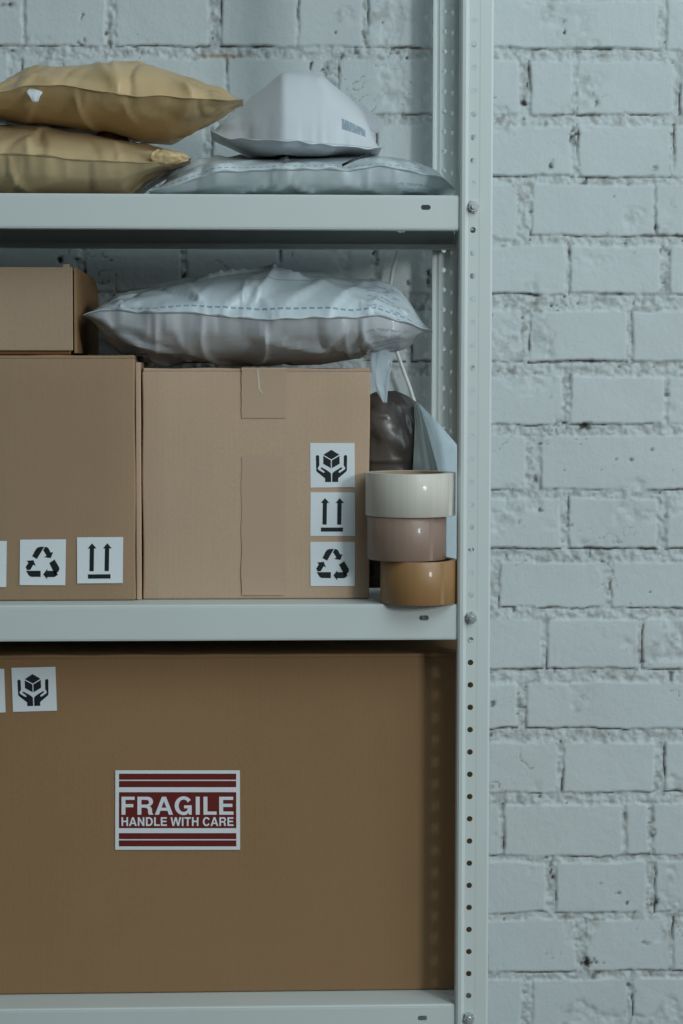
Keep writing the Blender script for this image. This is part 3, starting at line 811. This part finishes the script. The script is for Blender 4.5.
sheet('folded_corner', [(149, 158, .040, 166, .043), (152, 152, .035, 182, .040), (157, 150, .033, 190, .040), (161, 152, .034, 187, .041), (164, 160, .038, 176, .042)], GOLD, [o for o in bpy.data.objects if o.name == 'padded_envelope'][0], 8, amp=.0014, nx=24, ny=16)
sheet('corner_flap', [(99, 352, .20, 356, .215), (112, 359, .19, 372, .215), (121, 364, .18, 385, .21), (127, 370, .18, 384, .20), (133, 374, .18, 378, .19)], WHITE, wb, 6, amp=.0008, nx=12, ny=20)
# ---------------------------------------------------------------- cord behind the bag
def tube(name, pts, r, material, n=10):
    pts = [Vector(p) for p in pts]; vs, fs = [], []
    for i, p in enumerate(pts):
        d = (pts[min(i + 1, len(pts) - 1)] - pts[max(i - 1, 0)]).normalized()
        a = d.cross(Vector((0, 1, 0))).normalized(); b = d.cross(a)
        for k in range(n):
            t = 2*math.pi*k/n; vs.append(p + a*r*math.cos(t) + b*r*math.sin(t))
    for i in range(len(pts) - 1):
        for k in range(n): fs.append((i*n + k, i*n + (k + 1) % n, (i + 1)*n + (k + 1) % n, (i + 1)*n + k))
    fs += [tuple(range(n)), tuple(reversed(range((len(pts) - 1)*n, len(pts)*n)))]
    return mk(name, vs, fs, material, smooth=True)
M['cord'] = mat('white_plastic', lin(225, 228, 226), .4)
cp = [(406, 215), (402, 235), (398, 250), (393, 268), (390, 288), (390, 310), (392, 330), (397, 352), (404, 372), (410, 388), (415, 404), (419, 425), (422, 450), (424, 490), (425, 560)]
pts = []
for i in range(len(cp) - 1):
    for s in range(4):
        f = s/4; u, v = cp[i][0]*(1 - f) + cp[i + 1][0]*f, cp[i][1]*(1 - f) + cp[i + 1][1]*f
        pts.append(at(u, v, .392))
grey_root = None
cord = tube('white_cable', pts, .0024, M['cord'])
tag(cord, 'thin white cable hanging down the brick wall behind the large grey bag', 'cable')

# ---------------------------------------------------------------- brick wall
WY = .42
def X_(u, v=400): return at(u, v, WY)[0]
def Z_(v, u=580): return at(u, v, WY)[2]
rows_px = [(-74, -14), (-12+0, 49)]  # replaced below
tops = [(0.5, 49), (61.5, 114.5), (126, 176), (184, 236), (246, 294), (311, 361), (376, 424), (435, 489.5), (498.5, 548), (562, 607.5), (619, 668), (682, 728), (742, 792), (804, 855), (861, 912), (919, 970), (978, 1028)]
tops = [(-61 - 61.5*k, -12 - 61.5*k) for k in (2, 1)] + [(-61, -12)] + tops + [(1038 + 61.5*k, 1088 + 61.5*k) for k in range(14)]
J = {3: [25, (105, 116), (209, 222), 297, (363, 369), 434, (657, 666)], 4: [(8, 22), (226, 228), (322, 338), 434, (520, 530), (572, 577)],
     5: [(100, 108), (204, 213), (374, 377), 470, (571, 578), (670, 674)], 6: [(30, 42), (150, 158), (262, 270), (430, 436), (516, 531), 655],
     7: [(77, 86), (180, 186), (279, 282), (372, 376), 470, (565, 569), (660, 669)], 8: [(120, 128), (230, 238), (405, 412), (520, 530), (626, 632)],
     9: [(380, 388), (562, 570), (664, 668)], 10: [(400, 408), (526, 541), (716, 722)], 11: [(470, 475), (560, 569), (657, 667)], 12: [(490, 500), (606, 612), (700, 708)],
     13: [(470, 480), (541, 547), (638, 643)], 14: [(516, 526), (712, 720)], 15: [(468, 476), (557, 563), (654, 665)], 16: [(500, 504), (622, 626), (648, 653)],
     17: [(460, 468), (546, 557), (645, 655)], 18: [(480, 486), (575, 586), (669, 673)], 19: [(521, 532), (626, 632)]}
Rz, Rj = [], []
rr = random.Random(4)
for k, (a, b) in enumerate(tops):
    Rz.append((Z_(a), Z_(b)))
    js = []
    vm = (a + b)/2
    for j in J.get(k, []):
        if not isinstance(j, tuple): j = (j - 1.2, j + 1.2)
        js.append((at(j[0], vm, WY)[0], at(j[1], vm, WY)[0]))
    x = js[-1][1] if js else -.6 + rr.random()*.1
    while x < 2.2:
        x += rr.choice([.125, .25, .25]); js.append((x, x + .01)); x += .01
    x = js[0][0]
    while x > -2.2:
        x -= rr.choice([.125, .25, .25]); js.insert(0, (x - .01, x))
        x -= .01
    js.sort(); Rj.append(js)
def axis(a, b, lo, hi, fine, coarse):
    l = np.arange(lo, a, coarse); m_ = np.arange(a, b, fine); r = np.arange(b, hi + coarse, coarse)
    return np.concatenate([l, m_, r])
gx = axis(-.66, .39, -1.5, 1.3, .0017, .014); gz = axis(.30, 1.92, 0, 2.6, .0017, .014)
GX, GZ = np.meshgrid(gx, gz, indexing='xy')
def nz(s, seed, o=4): 
    return fbm(GX + 5, GZ + 5, seed, s, o)
wx = GX + nz(22, 1, 3)*.006 + nz(120, 2, 2)*.0022; wz = GZ + nz(22, 3, 3)*.006 + nz(120, 4, 2)*.0022
dist = np.full(GX.shape, -1.0); bid = np.zeros(GX.shape); low = np.full(GX.shape, 9.0); lef = np.full(GX.shape, 9.0)
for k, ((zt_, zb_), js) in enumerate(zip(Rz, Rj)):
    for i in range(len(js) - 1):
        x0, x1 = js[i][1], js[i + 1][0]
        if x1 < gx[0] or x0 > gx[-1]: continue
        i0, i1 = np.searchsorted(gx, [x0 - .02, x1 + .02]); j0, j1 = np.searchsorted(gz, [zb_ - .02, zt_ + .02])
        if i1 <= i0 or j1 <= j0: continue
        sl = (slice(j0, j1), slice(i0, i1))
        X, Z = wx[sl], wz[sl]
        rad = .004
        dx = np.maximum(x0 + rad - X, X - x1 + rad); dz = np.maximum(zb_ + rad - Z, Z - zt_ + rad)
        d = rad - (np.hypot(np.maximum(dx, 0), np.maximum(dz, 0)) + np.minimum(np.maximum(dx, dz), 0))
        better = d > dist[sl]
        dist[sl] = np.where(better, d, dist[sl])
        h = math.sin(k*12.9 + i*78.2)*43758.5; bid[sl] = np.where(better & (d > -.004), h - math.floor(h), bid[sl])
        inx = (X > x0 - .002) & (X < x1 + .002)
        low[sl] = np.where(inx, np.minimum(low[sl], np.abs(Z - zb_ + .0008)), low[sl])
        inz = (Z > zb_ - .002) & (Z < zt_ + .002)
        lef[sl] = np.where(inz, np.minimum(lef[sl], np.abs(X - x0 + .0006)), lef[sl])
sstep = lambda x, a, b: (lambda t: t*t*(3 - 2*t))(np.clip((x - a)/(b - a), 0, 1))
brick = sstep(dist, -.0012, .0022)
face = .0028 + (bid - .5)*.0018 + nz(14, 20, 4)*.0022 + nz(160, 21, 3)*.0004
damage = sstep(nz(16, 33, 4), .12, .24)
rough_ = nz(90, 40, 5)
face = face + damage*rough_*.0055 - damage*.0010
mort = nz(30, 50, 4)*.0036 + nz(170, 51, 4)*.0062 + .0010
H = mort*(1 - brick) + face*brick
mk1 = sstep(nz(26, 60, 4), -.14, .14); mk2 = sstep(nz(26, 61, 4), -.04, .20)
wl = .0008 + .0011*sstep(nz(40, 62, 2), .0, .35)
crack = np.maximum(np.exp(-(low/wl)**2)*mk1, np.exp(-(lef/(wl*1.1))**2)*mk2)  # lines under and left of each brick: crack dirt plus shade in the colour
hair = np.exp(-(np.abs(nz(14, 70, 4))/.0022)**2)*sstep(nz(9, 71, 3), .08, .2)
pits = sstep(nz(75, 80, 3), .30, .36)*sstep(nz(8, 81, 2), .10, .25)
pits = np.maximum(pits, sstep(nz(110, 82, 1), .40, .46)*(1 - brick)*.9); pits = np.maximum(pits, sstep(nz(140, 83, 1), .494, .499)*.7)
NA, NB, NC = nz(110, 90, 4)*.014, nz(110, 91, 4)*.014, nz(180, 92, 3)
def spot(u, v, ru, rv, s=1.0):
    global crack
    p = at(u, v, WY); q = np.exp(-(((GX - p[0] + NA)/(ru/773))**2 + ((GZ - p[2] + NB)/(rv/773))**2)**1.5)*sstep(NC, -.22, .12)
    crack = np.maximum(crack, q*s)
for a in [(564, 28, 1.5, 6), (523, 102, 3, 4), (527, 83, 1.5, 7), (596, 105, 2, 3), (574, 138, 3.2, 9), (551, 165, 3, 3.5), (585, 428, 7, 3), (566, 395, 2.5, 12, .7), (655, 170, 1.5, 5, .7), (656, 229, 2, 4), (661, 250, 3, 4),
          (665, 284, 3, 4, .8), (537, 480, 3, 4), (551, 870, 3, 8), (653, 903, 4, 4), (584, 962, 3, 8), (629, 985, 2.5, 5), (643, 664, 3, 4), (625, 815, 2, 9, .7), (651, 830, 2, 12, .6), (7, 5, 6, 4), (108, 32, 3, 7), (112, 44, 2.5, 3), (83, 19, 1, 3), (80, 42, 4, 1.3), (101, 42, 3, 1.6),
          (365, 40, 1.5, 8, .8), (311, 65, 1.5, 4), (325, 70, 6, 2), (345, 57, 6, 1.5), (392, 49, 5, 1.3), (405, 58, 2, 2), (375, 144, 1.5, 6), (375, 257, 2, 7), (60, 262, 3, 3), (182, 252, 2, 4), (183, 275, 2, 3), (430, 280, 5, 8, .7)]:
    spot(*a)
H = H - crack*.0028 - hair*.0014 - pits*.0018
dirt_shade = np.clip(crack*(.68 + .75*sstep(nz(110, 95, 3), -.25, .2)), 0, 1) + hair*.55 + pits*.75 
dirt_shade = np.clip(dirt_shade, 0, 1)
stain = np.exp(-(((GX - at(222, 56, WY)[0])/.03)**2 + ((GZ - at(222, 56, WY)[2])/.0022)**2)) * .8 + np.exp(-(((GX - at(421, 49, WY)[0])/.014)**2 + ((GZ - at(421, 49, WY)[2])/.0012)**2))
grime = (1 - brick)*(.25 + 1.0*sstep(rough_, .0, .22)) + damage*sstep(rough_, .0, .25)*.9
nzr, nxr = GX.shape
co = np.empty((nzr*nxr, 3), np.float32); co[:, 0] = GX.ravel(); co[:, 1] = (WY - H).ravel(); co[:, 2] = GZ.ravel()
ii = np.arange(nzr*nxr).reshape(nzr, nxr)
q = np.stack([ii[:-1, :-1], ii[:-1, 1:], ii[1:, 1:], ii[1:, :-1]], -1).reshape(-1, 4)
me = bpy.data.meshes.new('wall_back')
me.vertices.add(len(co)); me.vertices.foreach_set('co', co.ravel())
me.loops.add(q.size); me.loops.foreach_set('vertex_index', q.ravel().astype(np.int32))
me.polygons.add(len(q)); me.polygons.foreach_set('loop_start', np.arange(0, q.size, 4, dtype=np.int32)); me.polygons.foreach_set('loop_total', np.full(len(q), 4, np.int32))
me.polygons.foreach_set('use_smooth', np.ones(len(q), bool)); me.update(calc_edges=True)
for nm, arr in (('dirt_shade', dirt_shade), ('stain', stain), ('grime', grime)):
    at_ = me.attributes.new(nm, 'FLOAT', 'POINT'); at_.data.foreach_set('value', arr.ravel().astype(np.float32))
wm = mat('painted_brick', lin(214, 222, 222), .62, spec=.35); k = N(wm)
co_ = k.n('ShaderNodeTexCoord').outputs['Object']
big_ = k.n('ShaderNodeTexNoise', Vector=co_, Scale=7.0, Detail=5.0).outputs[0]
base = k.n('ShaderNodeHueSaturation', Value=k.math('ADD', k.math('MULTIPLY', k.math('SUBTRACT', big_, .5), .16), 1.0), Color=lin(197, 206, 208)).outputs[0]
A = lambda nme: k.n('ShaderNodeAttribute', _attribute_name=nme).outputs['Fac']
c = k.mix(k.math('MULTIPLY', A('grime'), .32), base, lin(128, 124, 116))
c = k.mix(A('stain'), c, lin(168, 120, 88))
c = k.mix(A('dirt_shade'), c, lin(50, 42, 36))
k.link(c, 'Base Color')
f1 = k.n('ShaderNodeTexNoise', Vector=co_, Scale=260.0, Detail=5.0).outputs[0]
f2 = k.n('ShaderNodeTexNoise', Vector=k.n('ShaderNodeMapping', Vector=co_, Scale=(1, 1, .35)).outputs[0], Scale=90.0, Detail=3.0).outputs[0]
k.link(k.n('ShaderNodeBump', Strength=.35, Distance=.0012, Height=k.math('ADD', f1, f2)).outputs[0], 'Normal')
me.materials.append(wm)
wall = bpy.data.objects.new('wall_back', me); C.objects.link(wall); tag(wall, kind='structure')

# floor
fm = mat('concrete_floor', lin(140, 138, 132), .7); k = N(fm)
nn = k.n('ShaderNodeTexNoise', Vector=k.n('ShaderNodeTexCoord').outputs['Object'], Scale=6.0, Detail=6.0).outputs[0]
k.link(k.mix(nn, lin(120, 118, 114), lin(160, 158, 150)), 'Base Color')
bm = bmesh.new(); bx(bm, -1.5, 1.3, -3.2, WY + .02, -.08, 0)
fl = bm_obj('floor', bm, fm); tag(fl, kind='structure')

# ---------------------------------------------------------------- light: a window to the right, in front of the rack, and the soft light of the room
def area(name, loc, target, sx, sy, power, col):
    l = bpy.data.lights.new(name, 'AREA'); l.shape = 'RECTANGLE'; l.size = sx; l.size_y = sy; l.energy = power; l.color = col
    o = bpy.data.objects.new(name, l); C.objects.link(o); o.location = loc
    o.rotation_euler = (Vector(target) - Vector(loc)).to_track_quat('-Z', 'Y').to_euler(); return o
az, el, R = math.radians(33), math.radians(14), 3.4
T0 = Vector((-.1, 0, 1.25))
area('window_light', T0 + Vector((R*math.sin(az)*math.cos(el), -R*math.cos(az)*math.cos(el), R*math.sin(el))), T0, .36, .50, 34, (.93, .985, 1.0))
az2 = math.radians(77)
area('side_window_light', T0 + Vector((4*math.sin(az2), -4*math.cos(az2), .5)), T0, .03, 3.2, 10, (1, .95, .88))
area('added_overhead_fill', (1.0, -1.5, 2.9), (0, .2, 1.2), 1.7, 1.2, 24, (.80, .95, 1.0))  # added unseen fill from above, so the wall dims downwards
W = bpy.data.worlds.new('room'); S.world = W; W.use_nodes = True
bg = W.node_tree.nodes['Background']; bg.inputs[0].default_value = (.77, .94, .985, 1); bg.inputs[1].default_value = 1.0
wt = W.node_tree; tc = wt.nodes.new('ShaderNodeTexCoord'); sp = wt.nodes.new('ShaderNodeVectorMath'); sp.operation = 'DOT_PRODUCT'; sp.inputs[1].default_value = (.46, -.20, .865); wt.links.new(tc.outputs['Generated'], sp.inputs[0])
rm = wt.nodes.new('ShaderNodeMapRange'); wt.links.new(sp.outputs['Value'], rm.inputs[0]); rm.inputs[1].default_value = .16; rm.inputs[2].default_value = .95; rm.inputs[3].default_value = .045; rm.inputs[4].default_value = .47
wt.links.new(rm.outputs[0], bg.inputs[1])
S.view_settings.view_transform = 'Standard'; S.view_settings.look = 'None'; S.view_settings.gamma = 1; S.view_settings.use_curve_mapping = False
S.view_settings.exposure = -.10
